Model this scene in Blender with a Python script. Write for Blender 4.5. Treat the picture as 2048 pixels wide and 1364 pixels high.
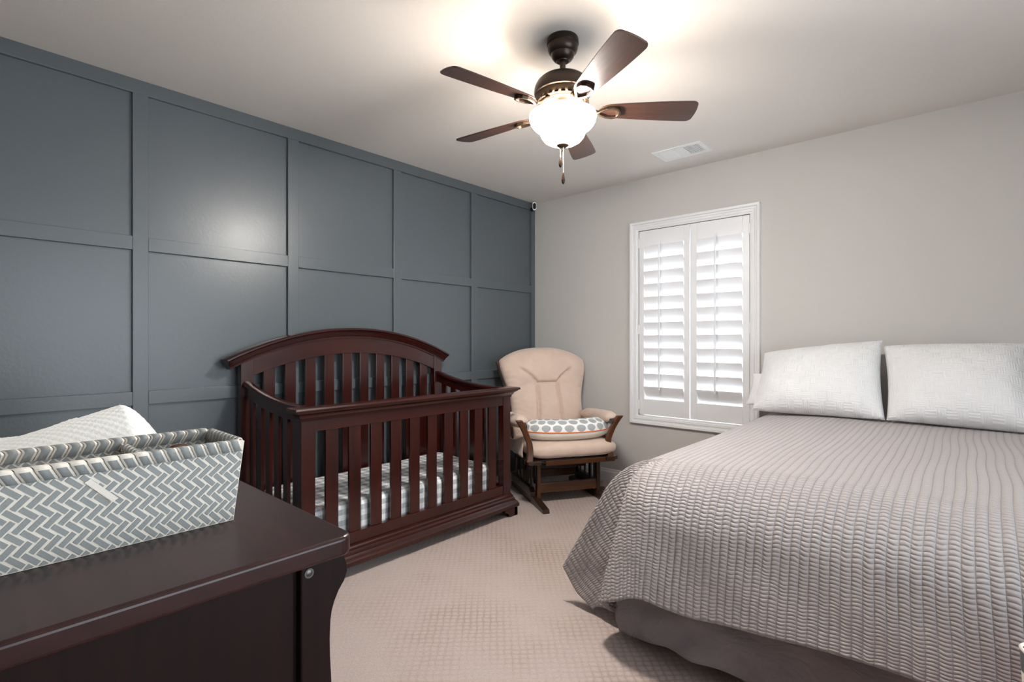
import bpy, bmesh, math, random
import numpy as np
from mathutils import Vector, Matrix
for o in list(bpy.data.objects): bpy.data.objects.remove(o)
random.seed(4); rng = np.random.default_rng(7)
SC = bpy.context.scene; COL = SC.collection
PI = math.pi; R = math.radians

# ------------------------------------------------------------------ camera, world, light, exposure
cam_d = bpy.data.cameras.new('camera'); cam = bpy.data.objects.new('camera', cam_d); COL.objects.link(cam)
cam.location = (3.034, -3.690, 1.16); cam.rotation_euler = (R(90), 0, R(42.02))
cam_d.sensor_width = 36; cam_d.lens = 36 * 1022 / 2048; cam_d.clip_start = .02
SC.camera = cam
w = bpy.data.worlds.new('sky'); SC.world = w; w.use_nodes = True
bg = w.node_tree.nodes['Background']; bg.inputs['Color'].default_value = (.84, .93, 1, 1); bg.inputs['Strength'].default_value = 3.8
SC.view_settings.view_transform = 'Standard'; SC.view_settings.look = 'None'
SC.view_settings.exposure = .9; SC.view_settings.gamma = 1; SC.view_settings.use_curve_mapping = False
SC.cycles.max_bounces = 8; SC.cycles.diffuse_bounces = 5; SC.cycles.sample_clamp_indirect = 6
SC.cycles.caustics_reflective = False; SC.cycles.caustics_refractive = False

def portal(name, loc, rot, sx, sy):
    l = bpy.data.lights.new(name, 'AREA'); l.shape = 'RECTANGLE'; l.size = sx; l.size_y = sy
    l.cycles.is_portal = True
    o = bpy.data.objects.new(name, l); COL.objects.link(o); o.location = loc; o.rotation_euler = rot
FY = -4.15; RX = 4.45; CH = 2.44
portal('window_daylight_back', (1.485, .135, 1.30), (R(-90), 0, 0), .86, 1.46)
W3 = (-3.55, -1.35, .45, 2.12)  # opening of an unseen window, added in the right wall for fill light
portal('added_window_fill_portal', (RX+.07, (W3[0]+W3[1])/2, (W3[2]+W3[3])/2), (R(90), 0, R(90)), W3[1]-W3[0], W3[3]-W3[2])  # portal guiding sky light through the added right-hand window
FAN = (1.7417, -1.9342)
sun = bpy.data.lights.new('sun', 'SUN'); sun.energy = 40; sun.angle = R(6); sun.color = (.95, .98, 1)
so = bpy.data.objects.new('sun', sun); COL.objects.link(so); so.location = (1, 3, 5); so.rotation_euler = Vector((.18, -1, -1.25)).to_track_quat('-Z', 'Y').to_euler()
def bulb(x, y, z, p):
    l = bpy.data.lights.new('bulb', 'POINT'); l.energy = p; l.color = (1, .82, .64); l.shadow_soft_size = .025
    o = bpy.data.objects.new('bulb', l); COL.objects.link(o); o.location = (x, y, z)
for a in (20, 200): bulb(FAN[0]+.05*math.cos(R(a)), FAN[1]+.05*math.sin(R(a)), 2.076, 7.5)

# ------------------------------------------------------------------ materials
class NT:
    def __init__(s, name):
        s.m = bpy.data.materials.new(name); s.m.use_nodes = True; s.t = s.m.node_tree
        s.b = s.t.nodes['Principled BSDF']
    def node(s, typ, **kw):
        n = s.t.nodes.new(typ)
        for k, v in kw.items(): setattr(n, k, v)
        return n
    def link(s, a, b): s.t.links.new(a, b)
    def put(s, sock, v):
        if hasattr(v, 'is_output'): s.link(v, sock)
        else: sock.default_value = v
    def M(s, op, a, b=None, c=None):
        n = s.node('ShaderNodeMath', operation=op); s.put(n.inputs[0], a)
        if b is not None: s.put(n.inputs[1], b)
        if c is not None: s.put(n.inputs[2], c)
        return n.outputs[0]
    def coords(s, which='Object'): return s.node('ShaderNodeTexCoord').outputs[which]
    def sep(s, v):
        n = s.node('ShaderNodeSeparateXYZ'); s.link(v, n.inputs[0]); return n.outputs
    def map(s, v, scale=(1, 1, 1), rot=(0, 0, 0), loc=(0, 0, 0)):
        n = s.node('ShaderNodeMapping'); s.link(v, n.inputs[0]); n.inputs['Scale'].default_value = scale
        n.inputs['Rotation'].default_value = rot; n.inputs['Location'].default_value = loc; return n.outputs[0]
    def noise(s, v, scale=5, detail=3, rough=.5, dist=0):
        n = s.node('ShaderNodeTexNoise'); s.link(v, n.inputs['Vector']); n.inputs['Scale'].default_value = scale
        n.inputs['Detail'].default_value = detail; n.inputs['Roughness'].default_value = rough
        n.inputs['Distortion'].default_value = dist; return n.outputs['Fac']
    def ramp(s, f, stops):
        n = s.node('ShaderNodeValToRGB'); s.link(f, n.inputs[0]); e = n.color_ramp.elements
        while len(e) < len(stops): e.new(.5)
        for i, (p, c) in enumerate(stops): e[i].position = p; e[i].color = (*c, 1)
        return n.outputs[0]
    def mix(s, f, a, b):
        n = s.node('ShaderNodeMix', data_type='RGBA'); s.put(n.inputs[0], f)
        for q, v in ((6, a), (7, b)):
            if hasattr(v, 'is_output'): s.link(v, n.inputs[q])
            else: n.inputs[q].default_value = (*v, 1)
        return n.outputs[2]
    def bump(s, h, strength=.5, dist=.01, prev=None):
        n = s.node('ShaderNodeBump'); s.link(h, n.inputs['Height']); n.inputs['Strength'].default_value = strength
        n.inputs['Distance'].default_value = dist
        if prev is not None: s.link(prev, n.inputs['Normal'])
        return n.outputs[0]
    def set(s, color=None, rough=None, normal=None, metal=None, coat=None, sheen=None, spec=None, sub=None):
        b = s.b.inputs
        if color is not None: s.put(b['Base Color'], color if hasattr(color, 'is_output') else (*color, 1))
        if rough is not None: s.put(b['Roughness'], rough)
        if normal is not None: s.link(normal, b['Normal'])
        if metal is not None: b['Metallic'].default_value = metal
        if coat is not None: b['Coat Weight'].default_value = coat; b['Coat Roughness'].default_value = .15
        if sheen is not None: b['Sheen Weight'].default_value = sheen; b['Sheen Roughness'].default_value = .4
        if spec is not None: b['Specular IOR Level'].default_value = spec
        return s.m
def srgb(r, g, b): return tuple((c/255/12.92 if c/255 <= .04045 else ((c/255+.055)/1.055)**2.4) for c in (r, g, b))

def paint(name, col, rough, bs=.12, scale=90, spec=.5):
    n = NT(name); c = n.coords(); h = n.noise(c, scale, 3)
    return n.set(col, rough, n.bump(h, bs, .002), spec=spec)
M_gray = paint('charcoal_blue_semi_gloss_paint', srgb(83, 90, 95), .33, .22, 60)
M_wall = paint('greige_wall_paint', srgb(196, 193, 190), .75, .15, 160, .3)
M_ceil = paint('ceiling_paint', srgb(221, 216, 211), .85, .2, 120, .2)
M_white = paint('white_satin_trim_paint', srgb(228, 229, 231), .38, .03)
M_white_metal = paint('white_enamel', srgb(232, 234, 234), .35, .02)
M_black = paint('black_gloss_plastic', (.006, .006, .007), .15, .0)
M_lens = NT('black_lens_cover').set((.004, .004, .005), .5, spec=.15)
M_grille = paint('dark_grille', srgb(34, 38, 40), .5, .0)

def wood(name, dark, light, axis, rough=.26, coat=.2, scale=14, bs=.05):
    n = NT(name); sc = [scale]*3; sc[axis] = scale*.06
    c = n.map(n.coords(), tuple(sc)); f = n.noise(c, 3, 5, .6, .6)
    f2 = n.noise(n.coords(), 3, 2)
    f = n.M('ADD', n.M('MULTIPLY', f, .75), n.M('MULTIPLY', f2, .25))
    return n.set(n.ramp(f, [(.3, dark), (.72, light)]), rough, n.bump(f, bs, .002), coat=coat)
CH_D, CH_L = srgb(25, 5, 3), srgb(62, 16, 9)
W_cx = wood('cherry_wood_along_depth', CH_D, CH_L, 0)
W_cy = wood('cherry_wood_along_length', CH_D, CH_L, 1)
W_cz = wood('cherry_wood_upright', CH_D, CH_L, 2)
W_dtop = wood('espresso_wood_top', srgb(36, 18, 18), srgb(56, 27, 27), 0, .29, .0, 9, .02)
W_dz = wood('espresso_wood_upright', srgb(17, 8, 8), srgb(33, 14, 13), 2, .5, .0)
W_dtop.node_tree.nodes['Principled BSDF'].inputs['Specular IOR Level'].default_value = .38
W_dz.node_tree.nodes['Principled BSDF'].inputs['Specular IOR Level'].default_value = .15
W_gx = wood('oak_brown_wood_across', srgb(44, 22, 9), srgb(92, 52, 24), 0, .3, .3)
W_gz = wood('oak_brown_wood_upright', srgb(48, 24, 10), srgb(100, 56, 26), 2, .3, .3)
W_gdark = wood('dark_brown_wood', srgb(26, 14, 8), srgb(58, 34, 20), 1, .35, .25)
W_blade = wood('walnut_blade', srgb(40, 25, 19), srgb(74, 46, 36), 0, .28, .3, 22)
def metal(name, col, rough): return NT(name).set(col, rough, metal=1)
M_bronze = NT('oil_rubbed_bronze').set(srgb(58, 48, 42), .36, metal=.8)
M_bronze2 = NT('brushed_bronze').set(srgb(74, 60, 48), .4, metal=.85)
M_knob = NT('dark_brown_pull').set(srgb(40, 26, 18), .2, metal=.3)
M_steel = metal('dull_steel', srgb(96, 94, 92), .4)
M_brass = metal('chain_metal', srgb(190, 175, 150), .3)
def glow_glass(name, st):
    n = NT(name); n.set((.9, .88, .84), .4)
    n.b.inputs['Emission Color'].default_value = (1, .945, .885, 1); n.b.inputs['Emission Strength'].default_value = st
    return n.m
M_bowl = glow_glass('lit_frosted_glass', 108); M_bowl_in = glow_glass('lit_frosted_glass_inside', 5)
def pane():
    n = NT('window_glass'); n.t.nodes.remove(n.b)
    out = n.t.nodes['Material Output']; tr = n.node('ShaderNodeBsdfTransparent'); gl = n.node('ShaderNodeBsdfGlossy')
    gl.inputs['Roughness'].default_value = .02; mx = n.node('ShaderNodeMixShader'); fr = n.node('ShaderNodeFresnel')
    n.link(n.M('MULTIPLY', fr.outputs[0], .6), mx.inputs[0]); n.link(tr.outputs[0], mx.inputs[1]); n.link(gl.outputs[0], mx.inputs[2])
    n.link(mx.outputs[0], out.inputs['Surface']); return n.m
M_pane = pane()

def carpet():
    n = NT('cut_loop_carpet'); c = n.coords(); s = n.sep(n.map(c, (1, 1, 1), (0, 0, R(46))))
    wob = n.noise(c, 18, 2)
    P = .0277
    gx = n.M('ABSOLUTE', n.M('SINE', n.M('ADD', n.M('MULTIPLY', s[0], PI/P), n.M('MULTIPLY', wob, 2.2))))
    gy = n.M('ABSOLUTE', n.M('SINE', n.M('ADD', n.M('MULTIPLY', s[1], PI/P), n.M('MULTIPLY', wob, 2.2))))
    cell = n.M('POWER', n.M('MULTIPLY', gx, gy), .55)
    big = n.ramp(n.noise(c, 1.7, 3, .6), [(.42, (.10,)*3), (.70, (.95,)*3)])
    pat = n.M('ADD', n.M('MULTIPLY', n.M('SUBTRACT', cell, 1), big), 1)
    fine = n.noise(c, 420, 2, .7); mid = n.noise(c, 120, 2, .6)
    col = n.mix(pat, srgb(164, 136, 125), srgb(203, 189, 182))
    col = n.mix(n.ramp(fine, [(.35, (0,)*3), (.65, (1,)*3)]), n.mix(.30, col, srgb(120, 98, 88)), col)
    col = n.mix(n.ramp(mid, [(.36, (0,)*3), (.62, (1,)*3)]), n.mix(.16, col, srgb(120, 104, 96)), col)
    h = n.M('ADD', n.M('MULTIPLY', pat, .32), n.M('ADD', n.M('MULTIPLY', fine, .5), n.M('MULTIPLY', mid, .4)))
    return n.set(col, .95, n.bump(h, .75, .008), sheen=.25, spec=.1)
M_carpet = carpet()

def quilt_mat():
    n = NT('taupe_quilted_satin'); uv = n.sep(n.coords('UV')); c = n.coords()
    u, v = uv[0], uv[1]
    wob = n.noise(c, 14, 2)
    cu = n.M('ABSOLUTE', n.M('SINE', n.M('MULTIPLY', u, PI/QC)))
    cu = n.M('POWER', cu, .5)
    ph = n.M('ADD', n.M('MULTIPLY', v, PI/.0128), n.M('MULTIPLY', wob, 5.0))
    ph = n.M('ADD', ph, n.M('MULTIPLY', n.M('SINE', n.M('MULTIPLY', u, PI/QC)), .5))
    cv = n.M('POWER', n.M('ABSOLUTE', n.M('SINE', ph)), .6)
    fade = n.ramp(v, [(.35, (.12,)*3), (.85, (1,)*3)])   # v is metres from the pillows
    vv = n.node('ShaderNodeMapRange'); n.link(v, vv.inputs[0]); vv.inputs[1].default_value = .7; vv.inputs[2].default_value = 1.75
    vv.inputs[3].default_value = .10; vv.inputs[4].default_value = 1
    h = n.M('ADD', n.M('MULTIPLY', cu, .26), n.M('MULTIPLY', n.M('MULTIPLY', cv, cu), n.M('MULTIPLY', vv.outputs[0], .75)))
    col = n.mix(cu, srgb(153, 147, 147), srgb(175, 168, 167))
    return n.set(col, .5, n.bump(h, .8, .0085), sheen=.15, spec=.4)
QC = .0255
M_quilt = quilt_mat()

def cloth(name, col, bs=.3, scale=350, rough=.9, sheen=.2, wr=0):
    n = NT(name); c = n.coords(); h = n.noise(c, scale, 2)
    b = n.bump(h, bs, .0015)
    if wr: b = n.bump(n.noise(c, 7, 4, .6, 1.0), wr, .03, b)
    f = n.noise(c, 9, 3)
    return n.set(n.mix(n.ramp(f, [(.35, (0,)*3), (.65, (1,)*3)]), tuple(x*.93 for x in col), col), rough, b, sheen=sheen, spec=.2)
M_skirt = cloth('gray_bedskirt_cotton', srgb(126, 119, 121), .2, 400, .9, .1, .7)
M_velvet = cloth('blush_beige_velour', srgb(205, 183, 168), .25, 300, .85, .5, .12)
M_whitecloth = cloth('white_cotton', srgb(236, 236, 238), .15, 400, .9, .1, .15)
M_offwhite = cloth('cream_cotton', srgb(232, 226, 214), .15, 400, .9, .1, .05)
M_matt = cloth('mattress_ticking', srgb(225, 222, 216), .2)
M_orange = cloth('orange_piping', srgb(226, 118, 70), .1)
M_olive = cloth('olive_tag', srgb(168, 168, 108), .1)

def pillow_mat():
    n = NT('white_basketweave_matelasse'); uv = n.sep(n.coords('UV')); S = 1/.040
    x, y = n.M('MULTIPLY', uv[0], S), n.M('MULTIPLY', uv[1], S)
    par = n.M('MODULO', n.M('ADD', n.M('FLOOR', x), n.M('FLOOR', y)), 2)
    par = n.M('ABSOLUTE', par)
    rx = n.M('ABSOLUTE', n.M('SINE', n.M('MULTIPLY', x, PI*4))); ry = n.M('ABSOLUTE', n.M('SINE', n.M('MULTIPLY', y, PI*4)))
    h = n.M('ADD', n.M('MULTIPLY', rx, par), n.M('MULTIPLY', ry, n.M('SUBTRACT', 1, par)))
    b = n.bump(h, .42, .004); b = n.bump(n.noise(n.coords(), 7, 3, .6, .9), .35, .03, b)
    return n.set(srgb(225, 226, 227), .9, b, sheen=.1, spec=.2)
M_pillow = pillow_mat()

def dots_mat():
    n = NT('gray_dot_print'); uv = n.sep(n.coords('UV')); P = .066
    y = n.M('DIVIDE', uv[1], P*.9); row = n.M('FLOOR', y)
    x = n.M('ADD', n.M('DIVIDE', uv[0], P), n.M('MULTIPLY', n.M('ABSOLUTE', n.M('MODULO', row, 2)), .5))
    fx = n.M('SUBTRACT', n.M('FRACT', x), .5); fy = n.M('MULTIPLY', n.M('SUBTRACT', n.M('FRACT', y), .5), .9)
    d = n.M('SQRT', n.M('ADD', n.M('MULTIPLY', fx, fx), n.M('MULTIPLY', fy, fy)))
    col = n.mix(n.M('LESS_THAN', d, .405), srgb(236, 236, 234), srgb(160, 166, 168))
    return n.set(col, .85, n.bump(n.noise(n.coords(), 300, 2), .15, .001), sheen=.1)
M_dots = dots_mat()

def gingham():
    n = NT('gray_gingham_sheet'); uv = n.sep(n.coords('UV')); P = .056
    a = n.M('LESS_THAN', n.M('FRACT', n.M('DIVIDE', uv[0], P)), .5); b = n.M('LESS_THAN', n.M('FRACT', n.M('DIVIDE', uv[1], P)), .5)
    f = n.M('MULTIPLY', n.M('ADD', a, b), .5)
    col = n.ramp(f, [(0, srgb(238, 238, 238)), (.5, srgb(196, 200, 204)), (1, srgb(150, 158, 166))])
    bb = n.bump(n.noise(n.coords(), 12, 4, .6, 1.2), .35, .03)
    return n.set(col, .9, bb, sheen=.1)
M_gingham = gingham()
def minky():
    n = NT('white_minky'); return n.set(srgb(240, 240, 236), .9, n.bump(n.noise(n.coords(), 260, 2), .25, .002), sheen=.4)
M_minky = minky()
M_strapg = paint('gray_woven_strap', srgb(143, 146, 145), .6, .2, 400)
M_strapw = paint('off_white_woven_strap', srgb(230, 222, 210), .6, .2, 400)
M_charcoal = cloth('charcoal_canvas', srgb(72, 74, 76), .3)
M_canvas = cloth('cream_canvas', srgb(222, 214, 204), .3)
M_red = cloth('red_canvas', srgb(205, 50, 34), .3)

# ------------------------------------------------------------------ mesh helpers
class B:
    def __init__(s): s.bm = bmesh.new(); s.uv = None
    def box(s, a, b, mat=0):
        x0, y0, z0 = [min(p, q) for p, q in zip(a, b)]; x1, y1, z1 = [max(p, q) for p, q in zip(a, b)]
        v = [s.bm.verts.new(p) for p in ((x0,y0,z0),(x1,y0,z0),(x1,y1,z0),(x0,y1,z0),(x0,y0,z1),(x1,y0,z1),(x1,y1,z1),(x0,y1,z1))]
        for q in ((0,3,2,1),(4,5,6,7),(0,1,5,4),(1,2,6,5),(2,3,7,6),(3,0,4,7)):
            s.bm.faces.new([v[i] for i in q]).material_index = mat
        return s
    def skewbox(s, base, top):                     # two quads
        v = [s.bm.verts.new(p) for p in list(base)+list(top)]
        for q in ((0,3,2,1),(4,5,6,7),(0,1,5,4),(1,2,6,5),(2,3,7,6),(3,0,4,7)): s.bm.faces.new([v[i] for i in q])
        return s
    def loft(s, rings, closed=False, caps=True, mat=0, wrap=True):
        V = [[s.bm.verts.new(p) for p in r] for r in rings]; n = len(V[0])
        K = range(len(V) if closed else len(V)-1)
        for i in K:
            a, b = V[i], V[(i+1) % len(V)]
            for j in range(n if wrap else n-1):
                k = (j+1) % n
                s.bm.faces.new((a[j], a[k], b[k], b[j])).material_index = mat
        if caps and not closed and wrap:
            s.bm.faces.new(V[0][::-1]).material_index = mat; s.bm.faces.new(V[-1]).material_index = mat
        return s
    def lathe(s, prof, c=(0, 0, 0), seg=40, caps=True):
        rings = [[(c[0]+r*math.cos(2*PI*j/seg), c[1]+r*math.sin(2*PI*j/seg), c[2]+z) for j in range(seg)] for r, z in prof]
        return s.loft(rings, caps=caps)
    def cyl(s, p, q, r0, r1=None, seg=16): return s.tube([p, q], [r0, r0 if r1 is None else r1], seg)
    def tube(s, pts, r, seg=10, closed=False):
        pts = [Vector(p) for p in pts]; rr = r if isinstance(r, (list, tuple)) else [r]*len(pts)
        rings = []; up = None
        for i, p in enumerate(pts):
            if closed: t = pts[(i+1) % len(pts)]-pts[i-1]
            else: t = pts[min(i+1, len(pts)-1)]-pts[max(i-1, 0)]
            t.normalize()
            if up is None: up = t.orthogonal().normalized()
            up = (up-t*up.dot(t)).normalized(); sd = t.cross(up)
            rings.append([p+(up*math.cos(2*PI*j/seg)+sd*math.sin(2*PI*j/seg))*rr[i] for j in range(seg)])
        return s.loft(rings, closed)
    def prism(s, poly, axis, lo, hi):              # polygon in the two other axes, in order
        def P(a, b, h): return {0: (h, a, b), 1: (a, h, b), 2: (a, b, h)}[axis]
        return s.loft([[P(a, b, lo) for a, b in poly], [P(a, b, hi) for a, b in poly]])
    def sweep(s, prof, path, frame):               # prof [(p,q)], frame(i)->(P,Q) vectors
        rings = []
        for i, c in enumerate(path):
            Pv, Qv = frame(i); c = Vector(c)
            rings.append([c+Pv*p+Qv*q for p, q in prof])
        return s.loft(rings)
    def grid(s, fn, nu, nv, uvf=None, mat=0, wrap_u=False):
        V = [[s.bm.verts.new(fn(i/nu, j/nv)) for j in range(nv+1)] for i in range(nu if wrap_u else nu+1)]
        lay = s.bm.loops.layers.uv.verify() if uvf else None
        for i in range(nu):
            for j in range(nv):
                i2 = (i+1) % len(V)
                f = s.bm.faces.new((V[i][j], V[i2][j], V[i2][j+1], V[i][j+1])); f.material_index = mat; f.smooth = True
                if lay:
                    for l, (a, b) in zip(f.loops, ((i, j), (i+1, j), (i+1, j+1), (i, j+1))): l[lay].uv = uvf(a/nu, b/nv)
        return s
    def xf(s, M): bmesh.ops.transform(s.bm, matrix=M, verts=s.bm.verts); return s
def add(name, b, mats, parent=None, bevel=0, smooth=None, seg=2, weld=False, world=True, solid=0):
    """link builder b as one mesh object; coordinates are world ones unless world=False (then the parent's own)"""
    if weld: bmesh.ops.remove_doubles(b.bm, verts=b.bm.verts, dist=1e-5)
    bmesh.ops.recalc_face_normals(b.bm, faces=b.bm.faces)
    me = bpy.data.meshes.new(name); o = bpy.data.objects.new(name, me); COL.objects.link(o)
    for m in (mats if isinstance(mats, (list, tuple)) else [mats]): me.materials.append(m)
    if smooth is not None:
        for f in b.bm.faces: f.smooth = True
        for e in b.bm.edges:
            if len(e.link_faces) == 2 and e.calc_face_angle(0) > R(smooth): e.smooth = False
    if parent is not None:
        o.parent = parent
        if world:
            off = Vector((0, 0, 0)); p = parent
            while p is not None: off += p.location; p = p.parent
            bmesh.ops.translate(b.bm, vec=-off, verts=b.bm.verts)
    b.bm.to_mesh(me); b.bm.free()
    if bevel:
        md = o.modifiers.new('bevel', 'BEVEL'); md.width = bevel; md.segments = seg; md.limit_method = 'ANGLE'; md.angle_limit = R(35)
        md.harden_normals = False
    if solid:
        md = o.modifiers.new('solid', 'SOLIDIFY'); md.thickness = solid; md.offset = -1
    return o
def recenter(o, loc):                              # move a parentless mesh's origin
    o.data.transform(Matrix.Translation(-Vector(loc))); o.location = loc; return o
def thing(name, loc, label, cat, group=None, rz=0):
    o = bpy.data.objects.new(name, None); COL.objects.link(o); o.location = loc; o.rotation_euler = (0, 0, rz); o.empty_display_size = .1
    return tag(o, label, cat, group)
def tag(o, label, cat, group=None, kind=None):
    o['label'] = label; o['category'] = cat
    if group: o['group'] = group
    if kind: o['kind'] = kind
    return o
def struct(o, label=None, cat=None):
    o['kind'] = 'structure'
    if label: o['label'] = label; o['category'] = cat
    return o
def dup(o, parent):
    c = o.copy(); COL.objects.link(c); c.parent = parent
    for ch in list(o.children): dup(ch, c)
    return c
def smoothstep(a, b, x):
    t = np.clip((x-a)/(b-a), 0, 1); return t*t*(3-2*t)
def vnoise(x, y, f, seed=0):
    """smooth pseudo noise from a few sines"""
    r = np.random.default_rng(seed); t = 0
    for k in range(6):
        a, b, p = r.normal(0, f), r.normal(0, f), r.uniform(0, 6.28)
        t = t+np.sin(a*x+b*y+p)
    return t/6

# ------------------------------------------------------------------ room shell
struct(add('floor', B().box((-.12, FY-.12, -.05), (RX+.12, .15, 0)), M_carpet), 'beige cut and loop carpet covering the bedroom floor', 'carpet')
struct(add('ceiling', B().box((-.12, FY-.12, CH), (RX+.12, .15, CH+.06)), M_ceil), 'flat pale painted ceiling around the fan', 'ceiling')
WO = (1.066, 1.905, .577, 2.030)
def holed(y0, y1, x0, x1, h, z1=CH):
    b = B(); b.box((x0, y0, 0), (h[0], y1, z1)); b.box((h[1], y0, 0), (x1, y1, z1))
    b.box((h[0], y0, 0), (h[1], y1, h[2])); b.box((h[0], y0, h[3]), (h[1], y1, z1)); return b
struct(add('wall_back', holed(0, .12, 0, RX, WO), M_wall), 'greige painted wall with the shuttered window', 'wall')
struct(add('wall_front', B().box((0, FY-.1, 0), (RX, FY, CH)), M_wall))
struct(add('wall_right', B().box((RX, FY-.1, 0), (RX+.1, W3[0], CH)).box((RX, W3[1], 0), (RX+.1, .12, CH)).box((RX, W3[0], 0), (RX+.1, W3[1], W3[2])).box((RX, W3[0], W3[3]), (RX+.1, W3[1], CH)), M_wall))
wl = struct(add('wall_left', B().box((-.12, FY-.1, 0), (-.019, .12, CH)), M_gray), 'charcoal blue board and batten accent wall behind the crib', 'wall')
bat = [(-4.15, -4.08) if False else (FY, FY+.05), (-3.834, -3.768), (-3.079, -3.014), (-2.319, -2.254), (-1.569, -1.502), (-.816, -.745), (-.053, 0)]
for a, b in bat: add('batten', B().box((-.02, a, .14), (0, b, 2.372)), M_gray, wl, .002)
for z0, z1 in ((.846, .913), (1.605, 1.672)):
    for (a, b), (c, d) in zip(bat[:-1], bat[1:]): add('rail', B().box((-.02, b, z0), (-.0006, c, z1)), M_gray, wl, .0015)
add('rail', B().box((-.02, FY, 2.372), (.0005, 0, CH)), M_gray, wl, .0015)
struct(add('baseboard_left', B().box((-.02, FY, 0), (.002, 0, .14)), M_gray, None, .003))
bb = B(); prof = [(0, 0), (-.016, 0), (-.016, .075), (-.010, .088), (-.010, .098), (0, .102)]
bb.prism(prof, 0, 0.002, RX)
struct(add('baseboard_back', bb, M_white), 'low white baseboard along the window wall', 'baseboard')
bb = B(); bb.prism([(FY, 0), (FY+.016, 0), (FY+.016, .085), (FY+.008, .102), (FY, .102)], 0, .003, RX); struct(add('baseboard_front', bb, M_white))
bb = B(); bb.box((RX-.016, FY+.017, 0), (RX-.0005, -.017, .102)); struct(add('baseboard_right', bb, M_white, None, .004))

# ------------------------------------------------------------------ shuttered window
def frame_ring(b, x0, x1, z0, z1, prof):
    """prof: list of (inset outward from opening, y) closed section, mitred round the rectangle"""
    rings = []
    for cx, cz, sx, sz in ((x0, z0, -1, -1), (x1, z0, 1, -1), (x1, z1, 1, 1), (x0, z1, -1, 1)):
        rings.append([(cx+sx*p, y, cz+sz*p) for p, y in prof])
    b.loft(rings, closed=True)
    return b
win = thing('window_1', (1.485, 0, .512), 'white cased window with two closed plantation shutters', 'window'); win['kind'] = 'structure'
casing = [(0, .004), (0, -.010), (.012, -.012), (.014, -.018), (.030, -.020), (.034, -.014), (.046, -.016), (.050, -.026), (.066, -.028), (.068, 0)]
casing = [(p, y) for p, y in casing]
add('casing', frame_ring(B(), WO[0], WO[1], WO[2], WO[3], casing), M_white, win)
b = B(); t = .018
b.box((WO[0], .03, WO[2]), (WO[0]+t, .12, WO[3])); b.box((WO[1]-t, .03, WO[2]), (WO[1], .12, WO[3]))
b.box((WO[0]+t, .03, WO[2]), (WO[1]-t, .12, WO[2]+t)); b.box((WO[0]+t, .03, WO[3]-t), (WO[1]-t, .12, WO[3]))
jm = add('jamb', b, M_white, win)
b = B().box((WO[0]+t, .095, WO[2]+t), (WO[1]-t, .099, WO[3]-t)); add('glass_pane', b, M_pane, win)
LZ0, LZ1 = .705, 1.905; NL = 12; PITCH = (LZ1-LZ0)/NL
def shutter(x0, x1, o0, o1, side):
    b = B(); y0, y1 = -.008, .020; z0, z1 = WO[2]+.006, WO[3]-.006
    b.box((x0, y0, z0), (o0, y1, z1)); b.box((o1, y0, z0), (x1, y1, z1))
    b.box((o0, y0, z0), (o1, y1, LZ0)); b.box((o0, y0, LZ1), (o1, y1, z1))
    p = add('shutter_panel', b, M_white, win, .002)
    first = None; ch, th = .114, .011; al = R(64)
    for k in range(NL):
        zc = LZ0+(k+.5)*PITCH
        if first is None:
            prof = []
            for q in range(24):
                a = 2*PI*q/24; px, pz = ch/2*math.cos(a), th/2*math.sin(a)*(1 if True else 0)
                # inner (room) edge up, outer edge down
                prof.append((.006-px*math.cos(al)-pz*math.sin(al), zc+px*math.sin(al)-pz*math.cos(al)))
            lb = B().prism(prof, 0, o0+.002, o1-.002)
            first = add('louver', lb, M_white, p, smooth=40)
        else:
            c = first.copy(); COL.objects.link(c); c.parent = p; c.location.z += k*PITCH
    xr = (o0+o1)/2-.012
    add('tilt_rod', B().box((xr-.006, -.062, .785), (xr+.006, -.050, 1.925)), M_white, p, .002)
    xs = x0-.006 if side < 0 else x1-.002
    for zz in (.66, 1.25, 1.93): add('hinge', B().cyl((xs+.004, -.010, zz-.035), (xs+.004, -.010, zz+.035), .005, seg=10), M_white_metal, p)
    return p
shutter(WO[0]+.006, 1.481, 1.114, 1.438, -1)
shutter(1.487, WO[1]-.004, 1.536, 1.857, 1)
w3 = thing('fill_window_right', (RX, (W3[0]+W3[1])/2, W3[2]), 'wide white unseen window added right of the bed for fill daylight', 'window'); w3['kind'] = 'structure'  # invented out-of-view window, added to bring daylight in from the side
b = frame_ring(B(), W3[0], W3[1], W3[2], W3[3], [(-.004, .05), (-.004, -.012), (.06, -.02), (.07, -.0004), (.004, -.0004), (-.002, .05)])
b.xf(Matrix(((0, -1, 0, 0), (1, 0, 0, 0), (0, 0, 1, 0), (0, 0, 0, 1))) @ Matrix.Scale(-1, 4, (0, 1, 0)) @ Matrix.Identity(4)); b.xf(Matrix.Translation((RX, 0, 0))); add('casing', b, M_white, w3)
b = B(); ym = (W3[0]+W3[1])/2; zm = (W3[2]+W3[3])/2
b.box((RX+.05, ym-.025, W3[2]), (RX+.08, ym+.025, W3[3])); b.box((RX+.05, W3[0], zm-.02), (RX+.08, ym-.025, zm+.02)); b.box((RX+.05, ym+.025, zm-.02), (RX+.08, W3[1], zm+.02))
add('sash_bar', b, M_white, w3)
add('glass_pane', B().box((RX+.064, W3[0], W3[2]), (RX+.068, W3[1], W3[3])), M_pane, w3)

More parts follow.
